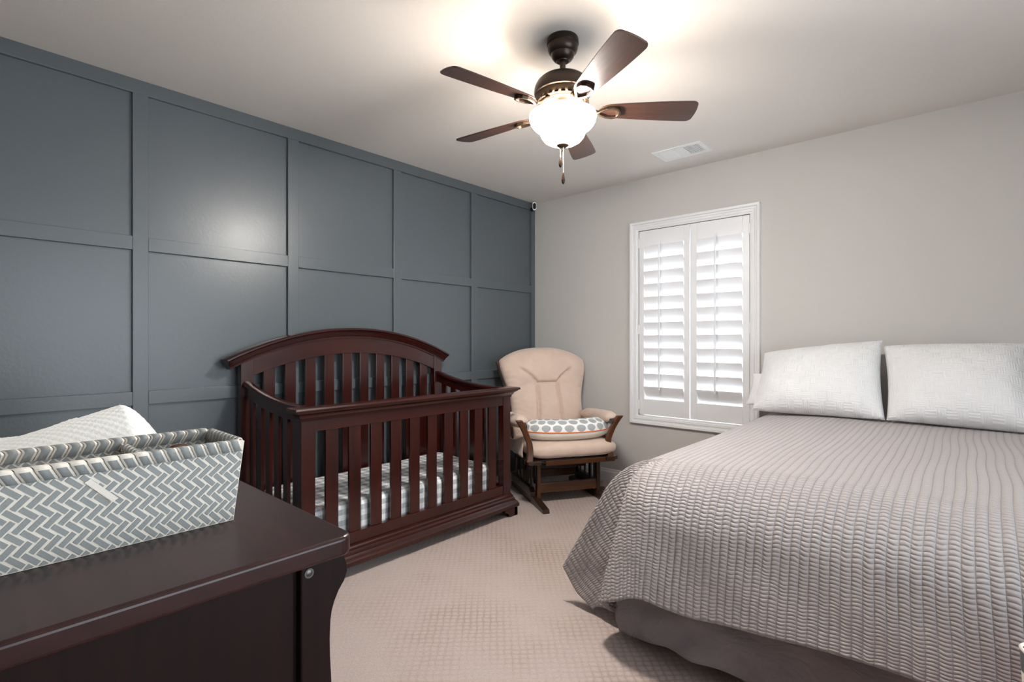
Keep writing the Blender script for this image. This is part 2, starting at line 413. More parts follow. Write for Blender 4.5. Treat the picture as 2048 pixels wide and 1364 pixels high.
# ------------------------------------------------------------------ crib
crib = thing('crib', (.40, -1.9, 0), 'dark cherry wood crib with arched slatted back against the accent wall', 'crib')
YA, YB = -2.592, -1.160                            # front posts, outer faces
XF = .741; XB0, XB1 = .028, .076                   # front face, back panel
BA, BB_ = -2.612, -1.196
PW = .068
def cpart(name, b, mat, bev=.002, parent=crib, **k): return add(name, b, mat, parent, bev, **k)
for y0 in (YA, YB-PW): cpart('post', B().box((XF-.05, y0, .12), (XF, y0+PW, .792)), W_cz, .003)
# front rail with moulded cap
cpart('rail', B().box((XF-.034, YA+PW, .735), (XF-.004, YB-PW, .795)), W_cy, .002)
def molding(prof, x0, y0, x1, y1):
    """prof [(out,z)] goes round three sides (left end, front, right end) of the rectangle"""
    rings = []
    for cx, cy, sx, sy in ((x0, y0, 0, -1), (x1, y0, 1, -1), (x1, y1, 1, 1), (x0, y1, 0, 1)):
        rings.append([(cx+sx*o, cy+sy*o, z) for o, z in prof])
    return B().loft(rings)
cap = [(-.02, .787), (.004, .787), (.006, .800), (.012, .806), (.016, .815), (.027, .824), (.034, .827), (.036, .832), (.046, .836), (.048, .843), (.045, .850), (.036, .853), (-.02, .853)]
cpart('top_cap', molding(cap, XF-.055, YA, XF, YB), W_cy, 0, smooth=35)
cpart('rail', B().box((XF-.034, YA+PW, .125), (XF-.004, YB-PW, .205)), W_cy, .002)
base = [(-.02, .148), (.003, .148), (.005, .140), (.011, .134), (.013, .122), (.020, .114), (.022, .104), (.034, .092), (.038, .083), (.042, .079), (.042, .060), (.036, .054), (-.02, .054)]
cpart('base_moulding', molding(base, XF-.055, YA, XF, YB), W_cy, 0, smooth=30)
def foot(x, y, sx, sy, w=.115):
    """bracket foot: its outer corner at x,y"""
    pr = [(0, 0), (.075, 0), (.083, .008), (.085, .022), (.098, .030), (.118, .034), (.124, .055), (0, .055)]
    b = B(); b.prism([(y-sy*a, z) for a, z in pr], 0, x-sx*.03, x)
    b.prism([(x-sx*a, z) for a, z in pr], 1, y-sy*.03, y-sy*.0005); return b
cpart('foot', foot(XF+.034, YB+.034, 1, 1), W_cy, .002); cpart('foot', foot(XF+.034, YA-.034, 1, -1), W_cy, .002)
n = 10; span = (YB-PW)-(YA+PW); sw = .066; gap = (span-n*sw)/(n+1)
for i in range(n):
    y = YA+PW+gap+i*(sw+gap)
    cpart('slat', B().box((XF-.028, y, .2), (XF-.012, y+sw, .74)), W_cz, .002)
# arched back
yc = -1.922; Rr = 1.737
def arch(y, top=1.243): return top-(Rr-math.sqrt(Rr*Rr-(y-yc)**2))
for y0 in (BA, BB_-PW):
    yy = [y0, y0+PW]
    cpart('post', B().prism([(y0, 0), (y0+PW, 0), (y0+PW, arch(y0+PW)-.045), (y0, arch(y0)-.045)], 0, XB0, XB1), W_cz, .003)
ys = np.linspace(BA+PW, BB_-PW, 33)
cpart('arched_rail', B().prism([(y, arch(y)-.045) for y in ys]+[(y, arch(y)-.160) for y in ys[::-1]], 0, XB0+.008, XB1-.006), W_cy, .002)
acap = [(XB0-.012, .0), (XB1+.034, 0), (XB1+.040, -.004), (XB1+.040, -.012), (XB1+.034, -.016), (XB1+.030, -.018), (XB1+.028, -.024), (XB1+.016, -.034), (XB1+.008, -.050), (XB1+.004, -.052), (XB1+.003, -.062), (XB0-.008, -.062), (XB0-.012, -.02)]
ys = np.linspace(yc-.772, yc+.772, 49)
path = [(0, y, arch(y)) for y in ys]
def afr(i):
    y = ys[i]; a = math.asin((y-yc)/Rr); return Vector((1, 0, 0)), Vector((0, math.sin(a), math.cos(a)))
cpart('top_cap', B().sweep(acap, path, afr), W_cy, 0, smooth=35)
cpart('rail', B().box((XB0+.008, BA+PW, .12), (XB1-.006, BB_-PW, .22)), W_cy, .002)
span = (BB_-PW)-(BA+PW); gap = (span-n*.064)/(n+1)
for i in range(n):
    y = BA+PW+gap+i*(.064+gap)
    cpart('slat', B().prism([(y, .215), (y+.064, .215), (y+.064, arch(y+.064)-.155), (y, arch(y)-.155)], 0, XB0+.016, XB1-.014), W_cz, .002)
# side panels
def side(yb, yf, sgn):
    def P(t, off): # t 0 back..1 front; off along y inward
        return XB1+(XF-.05-XB1)*t, yb+(yf-yb)*t+off
    def top(t): return .853+.085*(1-t)**2.2
    rings = []; rings2 = []
    for k in range(21):
        t = k/20; x, y = P(t, 0); z = top(t)
        rings.append([(x, y-.008*1, z-.016), (x, y-.006, z-.004), (x, y+.000, z), (x, y+.034, z), (x, y+.040, z-.004), (x, y+.042, z-.016)])
        rings2.append([(x, y+.004, z-.075), (x, y+.004, z-.016), (x, y+.030, z-.016), (x, y+.030, z-.075)])
    cpart('side_rail', B().loft(rings).loft(rings2), W_cx, 0, smooth=35)
    b = B(); (xa, ya), (xb, yb2) = P(0, 0), P(1, 0)
    b.skewbox([(xa, ya+.004, .125), (xb, yb2+.004, .125), (xb, yb2+.030, .125), (xa, ya+.030, .125)], [(xa, ya+.004, .205), (xb, yb2+.004, .205), (xb, yb2+.030, .205), (xa, ya+.030, .205)])
    cpart('rail', b, W_cx, .002)
    m = 6; L = XF-.05-XB1; g = (L-m*.05)/(m+1)
    for i in range(m):
        x = XB1+g+i*(.05+g); t = (x-XB1)/L; t2 = (x+.05-XB1)/L; y = yb+(yf-yb)*(t+t2)/2
        cpart('slat', B().prism([(x, .2), (x+.05, .2), (x+.05, top(t2)-.07), (x, top(t)-.07)], 1, y+.009, y+.025), W_cz, .002)
side(BA+.016, YA+.018, 1); side(BB_-.052, YB-.056, -1)
b = B(); b.box((XB1+.008, BA+.07, .140), (XF-.042, YB-.075, .150)); cpart('mattress_support', b, M_grille, 0)

def soft_box(x0, x1, y0, y1, z0, z1, r=.03, nx=24, ny=44, nz=6, wob=.004, seed=1, uvs=True):
    """rounded cushion-like box, one closed skin with UVs in metres"""
    b = B(); lay = b.bm.loops.layers.uv.verify()
    c = np.array([(x0+x1)/2, (y0+y1)/2, (z0+z1)/2]); h = np.array([(x1-x0)/2, (y1-y0)/2, (z1-z0)/2])
    def pt(p):
        p = np.array(p); q = np.clip(p, -(h-r), h-r); d = p-q; l = np.linalg.norm(d)
        if l > 1e-9: p = q+d/l*r if (abs(d) > 1e-9).sum() > 1 else p
        s = wob*float(vnoise(p[0]+p[2]*.7, p[1]+p[2], 22, seed)); nrm = p/np.linalg.norm(p/h)/h if False else (d/l if l > 1e-9 else np.zeros(3))
        return tuple(c+p+nrm*s)
    faces = [(0, 1, 2, 1), (0, 1, 2, -1), (1, 2, 0, 1), (1, 2, 0, -1), (0, 2, 1, 1), (0, 2, 1, -1)]
    N = {0: nx, 1: ny, 2: nz}
    for a, bb_, cc, sg in faces:
        def fn(i, j):
            p = [0, 0, 0]; p[a] = (2*i-1)*h[a]; p[bb_] = (2*j-1)*h[bb_]; p[cc] = sg*h[cc]; return pt(p)
        def uvf(i, j):
            p = [0, 0, 0]; p[a] = (2*i-1)*h[a]; p[bb_] = (2*j-1)*h[bb_]; p[cc] = sg*h[cc]
            return (p[0]+p[2], p[1]) if cc == 0 else ((p[0], p[1]+p[2]) if cc == 1 else (p[0], p[1]))
        b.grid(fn, N[a], N[bb_], uvf)
    return b
cm = add('crib_mattress', soft_box(.098, .690, -2.515, -1.245, .1505, .345, .035, 30, 70, 16, .009), M_gingham, weld=True, smooth=60)
recenter(cm, (.39, -1.88, .1505)); tag(cm, 'crib mattress in a gray and white gingham sheet inside the crib', 'mattress')

# ------------------------------------------------------------------ glider chair (own frame: faces -y, x to the viewer's right)
gl = thing('glider_chair', (.698, -.609, 0), 'cushioned beige glider rocking chair with brown wood arms in the corner', 'chair', rz=R(58.8))
def gp(name, b, mat, bev=.003, parent=gl, **k): return add(name, b, mat, parent, bev, world=False, **k)
CXg = .035
for s in (-1, 1):
    x = CXg+s*.25
    # floor shoe, side board, spindles, upright
    gp('foot', B().prism([(-.385, 0), (.36, 0), (.36, .03), (.30, .055), (-.16, .055), (-.375, .026)], 0, x-.024, x+.024), W_gdark, .004)
    gp('side_board', B().prism([(-.17, .055), (.31, .055), (.31, .115), (-.13, .115), (-.17, .085)], 0, x+s*.004, x+s*.040), W_gdark, .004)
    gp('upright', B().box((x-s*.018-.014, -.185, .04), (x-s*.018+.014, -.145, .29)), W_gz if s < 0 else W_gdark, .004)
    for k in range(5):
        y = -.12+k*.085
        gp('spindle', B().cyl((x+s*.02, y, .112), (x+s*.02, y, .292), .0085, seg=10), W_gdark, 0, smooth=50)
    gp('base_rail', B().box((x-.012, -.17, .285), (x+s*.036, .31, .312)), W_gdark, .004)
    gp('swing_arm', B().box((x-s*.028-.006, -.08, .12), (x-s*.028+.006, -.05, .30)), M_black, .002)
    gp('swing_arm', B().box((x-s*.028-.006, .16, .12), (x-s*.028+.006, .19, .30)), M_black, .002)
for y, z0, z1, m in ((-.165, .078, .148, W_gx), (.20, .09, .15, W_gx), (.02, .20, .235, W_gdark)):
    gp('stretcher', B().box((CXg-.222, y-.011, z0), (CXg+.222, y+.011, z1)), m, .003)
# seat frame
gp('seat_rail', B().box((CXg-.225, -.312, .303), (CXg+.30, -.290, .337)), W_gx, .003)
gp('seat_rail', B().box((CXg-.30, .22, .313), (CXg+.30, .245, .34)), W_gx, .003)
for s in (-1, 1):
    pl = [(-.30, -.22), (-.325, -.24), (-.332, -.28), (-.318, -.312), (-.285, -.327), (-.225, -.327), (-.225, -.27), (-.245, .25), (-.31, .25)]
    pl = [((CXg if s > 0 else -.003)-s*a, b_) for a, b_ in pl]
    gp('seat_side_frame', B().prism(pl, 2, .3145, .341), W_gdark, .004)
    # curved front arm post: section swept along an S
    xs = -.003+s*.340; path = []
    for k in range(17):
        t = k/16; z = .335+.290*t
        out = .306-.010*math.sin(min(1, t/.55)*PI)+.076*max(0, (t-.42)/.58)**1.5
        path.append((-.003+s*out, -.300+.02*math.sin(t*PI), z))
    prf = [(-.020, -.016), (.020, -.016), (.020, .016), (-.020, .016)]
    wds = [1.25-.7*(k/16)*(1-(k/16))*1.2 for k in range(17)]
    b = B(); rings = []
    for k, p in enumerate(path):
        q = wds[k]; rings.append([(p[0]+a*q*.95, p[1]+c_, p[2]) for a, c_ in prf])
    b.loft(rings); gp('arm_post', b, W_gz, .006)
    gp('rear_post', B().box((xs-.014, .17, .335), (xs+.014, .205, .56)), W_gz, .004)
    gp('arm_rail', B().prism([(-.30, .585), (-.27, .60), (.20, .575), (.20, .553), (-.30, .563)], 0, xs-.020, xs+.020), W_gdark, .004)
    # padded arm: rounded bolster
    def arm(i, j, s=s, xs=xs):
        a = 2*PI*i; t = j; e = (1-abs(2*t-1)**6)**.5 if 0 < t < 1 else 0
        y = -.272+.49*t; wz = .056*e; wx = .062*e
        wob = .0012*math.sin(26*t+3*a)+.0012*math.sin(75*t+a)*smoothstep(.5, 0, t)
        z = .605-.03*t+wz*math.sin(a)*(.85 if math.sin(a) > 0 else .8)+wob*e
        return (xs+s*.004+(wx+wob)*math.cos(a), y, z)
    gp('arm_cushion', B().grid(arm, 28, 26, wrap_u=True), M_velvet, 0, smooth=80)
    # hanging side pocket below the arm
    xo = xs-s*.004
    def pock(i, j, xo=xo, s=s):
        y = -.24+.42*i; top = .50-.05*math.sin(PI*i); z = .355+(top-.355)*j
        return (xo+s*(.012*math.sin(PI*i)*(.4+j)+.004*math.sin(19*i+5*j)), y, z)
    gp('side_pocket', B().grid(pock, 22, 10), M_velvet, 0, smooth=80, solid=.006)
# recline lever on the left
gp('lever', B().tube([(CXg-.334, .03, .345), (CXg-.337, .028, .30), (CXg-.339, .026, .25), (CXg-.339, .025, .19)], [.008, .0115, .0125, .009], 10), W_gz, 0, smooth=50)
gp('seat_deck', B().box((CXg-.285, -.288, .322), (CXg+.285, .235, .340)), W_gdark, .002)
# seat cushion
def cushion(hx, hy, hz, z0, cx, cy, seed, ex=6):
    b = B()
    def fn(i, j):
        a = 2*PI*i; ph = -PI/2+PI*j
        c, s_ = math.cos(a), math.sin(a); k = (abs(c)**ex+abs(s_)**ex)**(-1/ex)
        rr = max(math.cos(ph), 1e-6)**.30; zz = math.copysign(abs(math.sin(ph))**.75, math.sin(ph))
        x, y = hx*k*c*rr, hy*k*s_*rr
        w_ = .004*float(vnoise(x*1.0, y, 24, seed))*rr
        return (cx+x*(1+w_*1.5), cy+y*(1+w_*1.5), z0+hz*(1+zz*(1+.12*(1-(x/hx)**2)*(zz > 0)))+w_)
    return b.grid(fn, 72, 22, wrap_u=True)
seat = gp('seat_cushion', cushion(.338, .275, .055, .341, CXg, -.06, 3), M_velvet, 0, smooth=80, weld=True)
# back frame: two bowed wooden side posts and rails
bx = .045
def back_y(z): return .20+.225*((z-.36)/.75)
def half(z):
    t = (z-.36)/.75; return .290+.082*smoothstep(.35, .92, t)-.0*t
for s in (-1, 1):
    rings = []
    for k in range(19):
        z = .335+.655*k/18; y = back_y(z)+.065; x = bx+s*(float(half(z))+(.006 if s < 0 else -.012))
        rings.append([(x-.013, y-.02, z), (x+.013, y-.02, z), (x+.013, y+.02, z), (x-.013, y+.02, z)])
    gp('back_post', B().loft(rings), W_gz, .005)
for z in (.42, .70, .98):
    y = back_y(z)+.065; h_ = float(half(z))
    gp('back_rail', B().box((bx-h_, y-.012, z-.035), (bx+h_, y+.012, z+.035)), W_gx, .004)
# back cushion, tufted with seams
def backc(front):
    def fn(i, j):
        u = 2*i-1; t = j
        top = 1.105-.105*abs(u)**2.4; z = .375+(top-.375)*t
        hw = float(half(min(z, 1.0)))+.014-.03*max(0, t-.9)*10*abs(u)**6*.35
        x = bx+u*hw
        edge = (1-abs(u)**5)**.5*(1-abs(2*t-1)**7)**.5 if abs(u) < 1 and 0 < t < 1 else 0
        d = .078*edge
        if front:
            # seams: inner panel verticals, top arc
            vx = .105+.012*math.sin(t*5); seam_t = .615
            def groove(q, w=.013): return math.exp(-(q/w)**2)
            xr = x-bx; g = 0
            if t < seam_t:
                g = max(groove(abs(xr)-(.085+.035*(1-t/seam_t)**1.6)), groove((t-seam_t)*.73) if abs(xr) < .092 else 0)
            if abs(xr) > .08 and t >= .45:
                # curved wings from the panel's corners to the upper sides
                ct = seam_t+.20*((max(abs(xr), .085)-.085)/.15)**.8
                if ct >= seam_t: g = max(g, groove((t-ct)*.73*.85, .014)*(1 if abs(xr) < .19 else max(0, 1-(abs(xr)-.19)/.05)))
            elif t >= .45: g = max(g, groove((t-seam_t)*.73))
            d += .018*edge*math.sin(PI*min(1, t/seam_t))*.6+(.022*edge if t > seam_t else 0)*math.sin(PI*(t-seam_t)/(1-seam_t)) if True else 0
            d -= .030*g*edge
            d += .0025*edge*math.sin(70*abs(xr)+8*math.sin(9*t))*(1 if t > .85 else .25)
            d += .005*edge*float(vnoise(x, z, 26, 5))+.002*edge*float(vnoise(x*.6, z*1.6, 60, 6))+.003*edge*math.sin(150*z+25*abs(xr))*float(smoothstep(.72, .95, abs(u)))
            return (x, back_y(z)+.025-d, z)
        return (x, back_y(z)+.025+.022*edge, z)
    return fn
b = B().grid(backc(True), 84, 84).grid(backc(False), 84, 84)
gp('back_cushion', b, M_velvet, 0, weld=True, smooth=80)

# nursing pillow lying on the seat
PX, PY, PZ = CXg+.008, -.10, .452
npil = thing('nursing_pillow', tuple(gl.matrix_basis @ Vector((0, 0, 0))), 'crescent nursing pillow with gray dots and orange piping on the glider seat', 'pillow')
Mg = Matrix.Rotation(R(58.8), 4, 'Z')
npil.location = Mg @ Vector((PX, PY, 0))+Vector((.698, -.609, PZ)); npil.rotation_euler = (0, 0, R(58.8))
def crescent(part):
    cl = []
    for k in range(41):
        t = -1+2*k/40; a = t*R(128)
        cl.append((1.10*.205*math.sin(a)*1.05, -.055-.115*math.cos(a)*.9+.06))
    def fn(i, j):
        t = j; k = t*40; k0 = min(int(k), 39); f = k-k0
        cx = cl[k0][0]*(1-f)+cl[k0+1][0]*f; cy = cl[k0][1]*(1-f)+cl[k0+1][1]*f
        dx, dy = cl[k0+1][0]-cl[k0][0], cl[k0+1][1]-cl[k0][1]; l = math.hypot(dx, dy); nx, ny = dy/l, -dx/l
        e = (1-abs(2*t-1)**5)**.5 if 0 < t < 1 else 0
        rad = .104*e
        if part == 'pipe': a = 0
        lo, hi = (0, PI) if part == 'top' else (PI, 2*PI)
        a = lo+(hi-lo)*i
        c, s_ = math.cos(a), math.sin(a)
        z = .068+(.078 if s_ > 0 else .068)*math.copysign(abs(s_)**.8, s_)*e
        wv = 1+.02*math.sin(14*t+a)
        return (cx+nx*rad*c*wv, cy+ny*rad*c*wv, z)
    return fn, cl
fn, cl = crescent('top')
b = B().grid(fn, 16, 60, lambda i, j: (j*.94, i*.29)); add('dotted_top', b, M_dots, npil, smooth=80, world=False)
fn2, _ = crescent('bottom'); add('plain_base', B().grid(fn2, 16, 60), M_offwhite, npil, smooth=80, world=False)
pp = [fn(0, j/60) for j in range(61)]+[fn(1, j/60) for j in range(60, -1, -1)]
pp = [p for k, p in enumerate(pp) if k == 0 or (Vector(p)-Vector(pp[k-1])).length > .002]
add('piping', B().tube(pp, .0042, 8, closed=True), M_orange, npil, smooth=80, world=False)
q0 = [fn2(.35, .47), fn2(.35, .56), fn2(.22, .56), fn2(.26, .49)]
b = B(); vs = [b.bm.verts.new(Vector(p)+Vector((0, -.004, -.001))) for p in q0]; b.bm.faces.new(vs); add('tag', b, M_olive, npil, world=False, solid=.002)['label'] = 'small olive green tag'

# ------------------------------------------------------------------ bed
X0, X1, YF = 1.985, 3.515, -1.99
bed = thing('bed', ((X0+X1)/2, -1.02, 0), 'queen bed with a dark gray pleatless bed skirt under the quilt', 'bed')
add('mattress', soft_box(X0+.09, X1-.09, YF+.11, -.06, .42, .660, .055, 20, 24, 6, .0), M_matt, bed, weld=True, smooth=60)
add('box_spring', B().box((X0+.09, YF+.10, .17), (X1-.09, -.05, .42)), M_matt, bed, .015)
for x in (X0+.14, X1-.2):
    for y in (YF+.16, -.2): add('bed_leg', B().box((x, y, 0), (x+.06, y+.06, .17)), M_grille, bed, .004)
# skirt: three hanging sides
def skirt_path(s):
    """left side, front, right side; s in metres"""
    x0, x1, yf, yb = X0+.062, X1-.062, YF+.035, -.08; r = .03
    Ls, Lf = yb-yf, x1-x0
    if s < Ls: return x0, yb-s, -1, 0
    s -= Ls
    if s < Lf: return x0+s, yf, 0, -1
    s -= Lf
    return x1, yf+s, 1, 0
SL = 2*(1.99-.035-.08)+(X1-X0-.124)
def skirt(i, j):
    s = i*SL; x, y, nx, ny = skirt_path(s); t = j
    z = .43-(.392-.012*math.sin(7*s)-.010*math.sin(17*s+1))*t
    z += t*.042*float(smoothstep(.02, .2, s-1.875)*(1-smoothstep(3.0, 3.2, s)))
    o = t*(.036+.014*math.sin(9.3*s)+.008*math.sin(23*s+1.3))+.005*math.sin(31*s+9*t)*t+.006*math.sin(14*s-16*t)*t**.5+.005*math.sin(24*s+21*t+1+1.5*math.sin(5*s))*t**.5+.003*math.sin(47*s-18*t)*t
    Ls, Lf = 1.875, X1-X0-.124; d1, d2 = s-Ls, s-Ls-Lf
    for dd, cx in ((d1, -1), (d2, 1)):
        k = max(0, 1-abs(dd)/.07)
        if ny == 0 and ((cx < 0 and dd < 0) or (cx > 0 and dd >= 0)): y -= o*k
        if ny != 0: x += cx*o*k
    return (x+nx*o, y+ny*o, z)
add('bed_skirt', B().grid(skirt, 520, 20), M_skirt, bed, smooth=80, solid=.004)['label'] = 'dark gray bed skirt'

# quilt -----------------------------------------------------------------
RQ = .19; LQ = .608
ZB = lambda x, y: .742+.014*y-.018*np.exp(-((x-(X0+.125))/.22)**2)+.005*vnoise(x, y, 5, 11)
YH = -.20
def interp(x, xp, fp): return np.interp(x, xp, fp)
def quilt():
    du, dv = .0064, .012
    xa, xb = X0+RQ, X1-RQ; yf = YF+RQ
    us = np.arange(-LQ, (xb-xa)+LQ+1e-6, du); vs = np.arange(0, (YH-yf)+LQ+1e-6, dv)
    U, V = np.meshgrid(us, vs, indexing='ij')
    Wt = xb-xa; Lt = YH-yf
    a = np.maximum(0, -U); ar = np.maximum(0, U-Wt); bq = np.maximum(0, V-Lt)
    right = ar > 0; A = np.where(right, ar, a)
    rho = np.hypot(A, bq); th = np.degrees(np.arctan2(bq, np.maximum(A, 1e-9))); th = np.where((A == 0) & (bq > 0), 90, th); th = np.where(bq == 0, 0, th)
    bx_ = xa+np.clip(U, 0, Wt); by_ = YH-np.clip(V, 0, Lt)
    zt = ZB(bx_, by_)
    T = [0, 14, 27, 38, 46, 54, 64, 74, 90]
    phi = np.radians(interp(th, T, [0, 2, 5, 6, 9, 21, 44, 66, 90]))
    ae = interp(th, T, [66, 62, 61, 70, 77, 86, 76, 79, 83]); RR = interp(th, T, [.28, .33, .34, .26, .20, .17, .20, .21, .22])
    side = (A > 0) & (bq == 0)
    ds = np.where(side, np.clip((Lt-V)/.60, 0, 1), 0)                # left side hangs straighter away from the foot
    ae = ae+(82+1.5*np.sin(9*V)-ae)*ds; RR = RR+(.19-RR)*ds
    front = (A == 0) & (bq > 0)
    fx = bx_-xa
    ae = np.where(front, 83+2.6*np.sin(6.2*fx+.4)*smoothstep(0, .3, fx)+1.2*np.sin(13*fx), ae)
    rmax = LQ/np.maximum(np.cos(np.radians(np.where(th > 45, 90-th, th))), .7)
    st = interp(th, [0, 14, 27, 38, 46, 90], [1.07, 1.12, 1.15, 1.08, 1.0, 1.0]); st = np.where((A > 0) & (rho > 0), st+(1-st)*ds, 1)
    rho = rho*st; rmax = rmax*st
    aer = np.radians(ae); arc = RR*aer; al = np.minimum(rho/RR, aer); ex = np.maximum(rho-arc, 0); span = rmax-arc
    out = RR*np.sin(al)+ex*np.cos(aer); dn = RR*(1-np.cos(al))+ex*np.sin(aer)
    # gentle scallop of the front hem: lifted towards the right
    lift = np.where(front, .020+.052*smoothstep(.12, .75, fx)+.012*np.exp(-((fx-.0)/.05)**2)-.006*np.exp(-((fx-.16)/.06)**2), 0)
    lift = np.where((th > 60) & (A > 0) & (bq > 0), .032*smoothstep(62, 90, th), lift)
    lift = lift+np.where((A > 0) & (bq > 0), .055*np.exp(-((th-46)/7)**2), 0)
    dn = dn-lift*(ex/np.maximum(span, .01))**1.5*1.0
    sx = np.where(right, 1, -1)
    Xp = bx_+sx*out*np.cos(phi)*(A > 0); Yp = by_-out*np.sin(phi)*(bq > 0); Zp = zt-dn
    Zp = np.maximum(Zp, .014)
    # soft wrinkles on the drape
    wv = smoothstep(.1, .5, rho); Yp = Yp-.006*vnoise(U, V, 9, 3)*wv*(bq > 0); Xp = Xp-.006*vnoise(U, V, 9, 4)*wv*(A > 0)
    P = np.stack([Xp, Yp, Zp], -1)
    gu = np.gradient(P, axis=0); gv = np.gradient(P, axis=1); nr = np.cross(gu, -gv); nr /= np.maximum(np.linalg.norm(nr, axis=-1, keepdims=True), 1e-9)
    Uw = U+.010*vnoise(U, V, 4, 21)+.006*vnoise(U, V, 9, 22)
    puff = np.abs(np.sin(PI*Uw/QC))**.6*.0018
    P = P+nr*puff[..., None]
    nu, nv = U.shape
    me = bpy.data.meshes.new('quilt'); idx = np.arange(nu*nv).reshape(nu, nv)
    f = np.stack([idx[:-1, :-1], idx[1:, :-1], idx[1:, 1:], idx[:-1, 1:]], -1).reshape(-1, 4)[:, ::-1]
    me.vertices.add(nu*nv); me.vertices.foreach_set('co', P.reshape(-1).astype('f4'))
    me.loops.add(f.size); me.loops.foreach_set('vertex_index', f.reshape(-1).astype('i4'))
    me.polygons.add(len(f)); me.polygons.foreach_set('loop_start', np.arange(0, f.size, 4, dtype='i4'))
    me.polygons.foreach_set('use_smooth', np.ones(len(f), dtype=bool))
    me.update(calc_edges=True); uvl = me.uv_layers.new(name='UVMap')
    uv = np.stack([Uw, V], -1).reshape(-1, 2)[f.reshape(-1)]; uvl.data.foreach_set('uv', uv.reshape(-1).astype('f4'))
    me.validate(); me.materials.append(M_quilt)
    o = bpy.data.objects.new('quilt', me); COL.objects.link(o)
    md = o.modifiers.new('solid', 'SOLIDIFY'); md.thickness = .007; md.offset = -1
    recenter(o, ((X0+X1)/2, -1.1, .70)); return o
tag(quilt(), 'taupe channel quilted bedspread draped over the bed', 'quilt')

def pillow(name, bl, br, tr, tl, thick, mat, label, group=None, seed=0, bot=.0):
    """corners in world space; front bulges toward -y"""
    bl, br, tr, tl = [np.array(p, float) for p in (bl, br, tr, tl)]
    nrm = np.cross(br-bl, tl-bl); nrm /= np.linalg.norm(nrm)          # points to -y (front)
    w_ = np.linalg.norm(br-bl); h_ = np.linalg.norm(tl-bl)
    def fn(sg):
        def f(i, j):
            s, t = 2*i-1, 2*j-1
            pin = 1-.045*(1-t*t)*abs(s)**2; qin = 1-.04*(1-s*s)*abs(t)**2
            a, b_ = (s*pin+1)/2, (t*qin+1)/2
            p = bl*(1-a)*(1-b_)+br*a*(1-b_)+tr*a*b_+tl*(1-a)*b_
            k = max(0, (1-abs(s)**2.6)*(1-abs(t)**2.4))**.55
            k *= 1+.10*float(vnoise(s, t, 2.2, seed))-.14*t
            cr = .010*float(vnoise(a*w_*(1+.4*sg), b_*h_, 26, seed+3))*k
            return tuple(p+nrm*sg*(thick/2*k*(1.1 if sg > 0 else .9)+cr))
        return f
    b = B(); uvf = lambda i, j: (i*w_, j*h_)
    b.grid(fn(1), 56, 44, uvf); b.grid(fn(-1), 56, 44, uvf)
    o = add(name, b, mat, weld=True, smooth=100); c = (bl+br)/2
    recenter(o, tuple(c)); return tag(o, label, 'pillow', group)
G = 'white pillows at the head of the bed'
pillow('pillow', (2.045, -.44, .742), (2.700, -.45, .752), (2.655, -.13, 1.165), (2.035, -.15, 1.085), .22, M_pillow, 'white textured pillow nearest the window, leaning upright on the bed', G, 2)
pillow('pillow', (2.705, -.44, .752), (3.275, -.45, .745), (3.235, -.13, 1.150), (2.660, -.14, 1.135), .22, M_pillow, 'white textured pillow furthest from the window, leaning upright on the bed', G, 9)
pillow('pillow', (1.935, -.20, .748), (2.50, -.19, .748), (2.46, -.075, .95), (1.945, -.075, .945), .09, M_whitecloth, 'smooth white pillow tucked behind the upright pillows, its edge by the window', G, 5)

# ------------------------------------------------------------------ ceiling fan
fan = thing('ceiling_fan', (FAN[0], FAN[1], CH), 'five blade bronze ceiling fan with a lit white glass bowl', 'ceiling fan')
fx, fy = FAN
ZS = .014
def L(prof): prof = [(r*1.015, z+ZS if z < 2.3 else z) for r, z in prof]; return B().lathe(prof, (fx, fy, 0), 48)
add('canopy', L([(.064, 2.4398), (.0665, 2.432), (.0665, 2.416), (.063, 2.412), (.063, 2.398), (.059, 2.386), (.053, 2.379), (.049, 2.376), (.046, 2.364), (.037, 2.352), (.027, 2.347), (.0255, 2.344), (.014, 2.344)]), M_bronze, fan, smooth=35)
add('downrod', B().cyl((fx, fy, 2.245), (fx, fy, 2.345), .0125, seg=20), M_bronze, fan, smooth=40)
mot = add('motor_housing', L([(.013, 2.262), (.030, 2.262), (.090, 2.256), (.098, 2.250), (.101, 2.247), (.108, 2.240), (.117, 2.222), (.120, 2.203), (.118, 2.190), (.112, 2.186), (.104, 2.184)]), M_bronze, fan, smooth=35)
add('vent_ring', L([(.100, 2.187), (.113, 2.184), (.112, 2.180), (.104, 2.168), (.096, 2.158), (.090, 2.156), (.088, 2.152), (.083, 2.149), (.040, 2.147)]), M_bronze2, fan, smooth=35)
b = B()
for k in range(24):
    a = 2*PI*(k+.5)/24
    if k % 3 == 2 and False: continue
    M = Matrix.Translation((fx, fy, 0)) @ Matrix.Rotation(a, 4, 'Z') @ Matrix.Translation((.1062, 0, 2.1725)) @ Matrix.Rotation(R(-38), 4, 'Y')
    bb = B().box((-.0012, -.0085, -.006), (.0012, .0085, .006)); bb.xf(M)
    me = bpy.data.meshes.new('t'); bb.bm.to_mesh(me); b.bm.from_mesh(me); bb.bm.free(); bpy.data.meshes.remove(me)
add('vent_slot', b, M_bronze, fan)
add('light_fitter', L([(.036, 2.150), (.036, 2.132), (.033, 2.128), (.031, 2.110), (.046, 2.102), (.050, 2.098), (.050, 2.090), (.012, 2.088), (.008, 1.985)]), M_bronze2, fan, smooth=35)
outer = [(.132, 2.1055), (.1385, 2.103), (.1395, 2.097), (.1385, 2.086), (.134, 2.072), (.124, 2.058), (.110, 2.047), (.100, 2.041), (.0965, 2.035), (.094, 2.026), (.088, 2.012), (.076, 1.997), (.058, 1.986), (.036, 1.980), (.010, 1.979)]
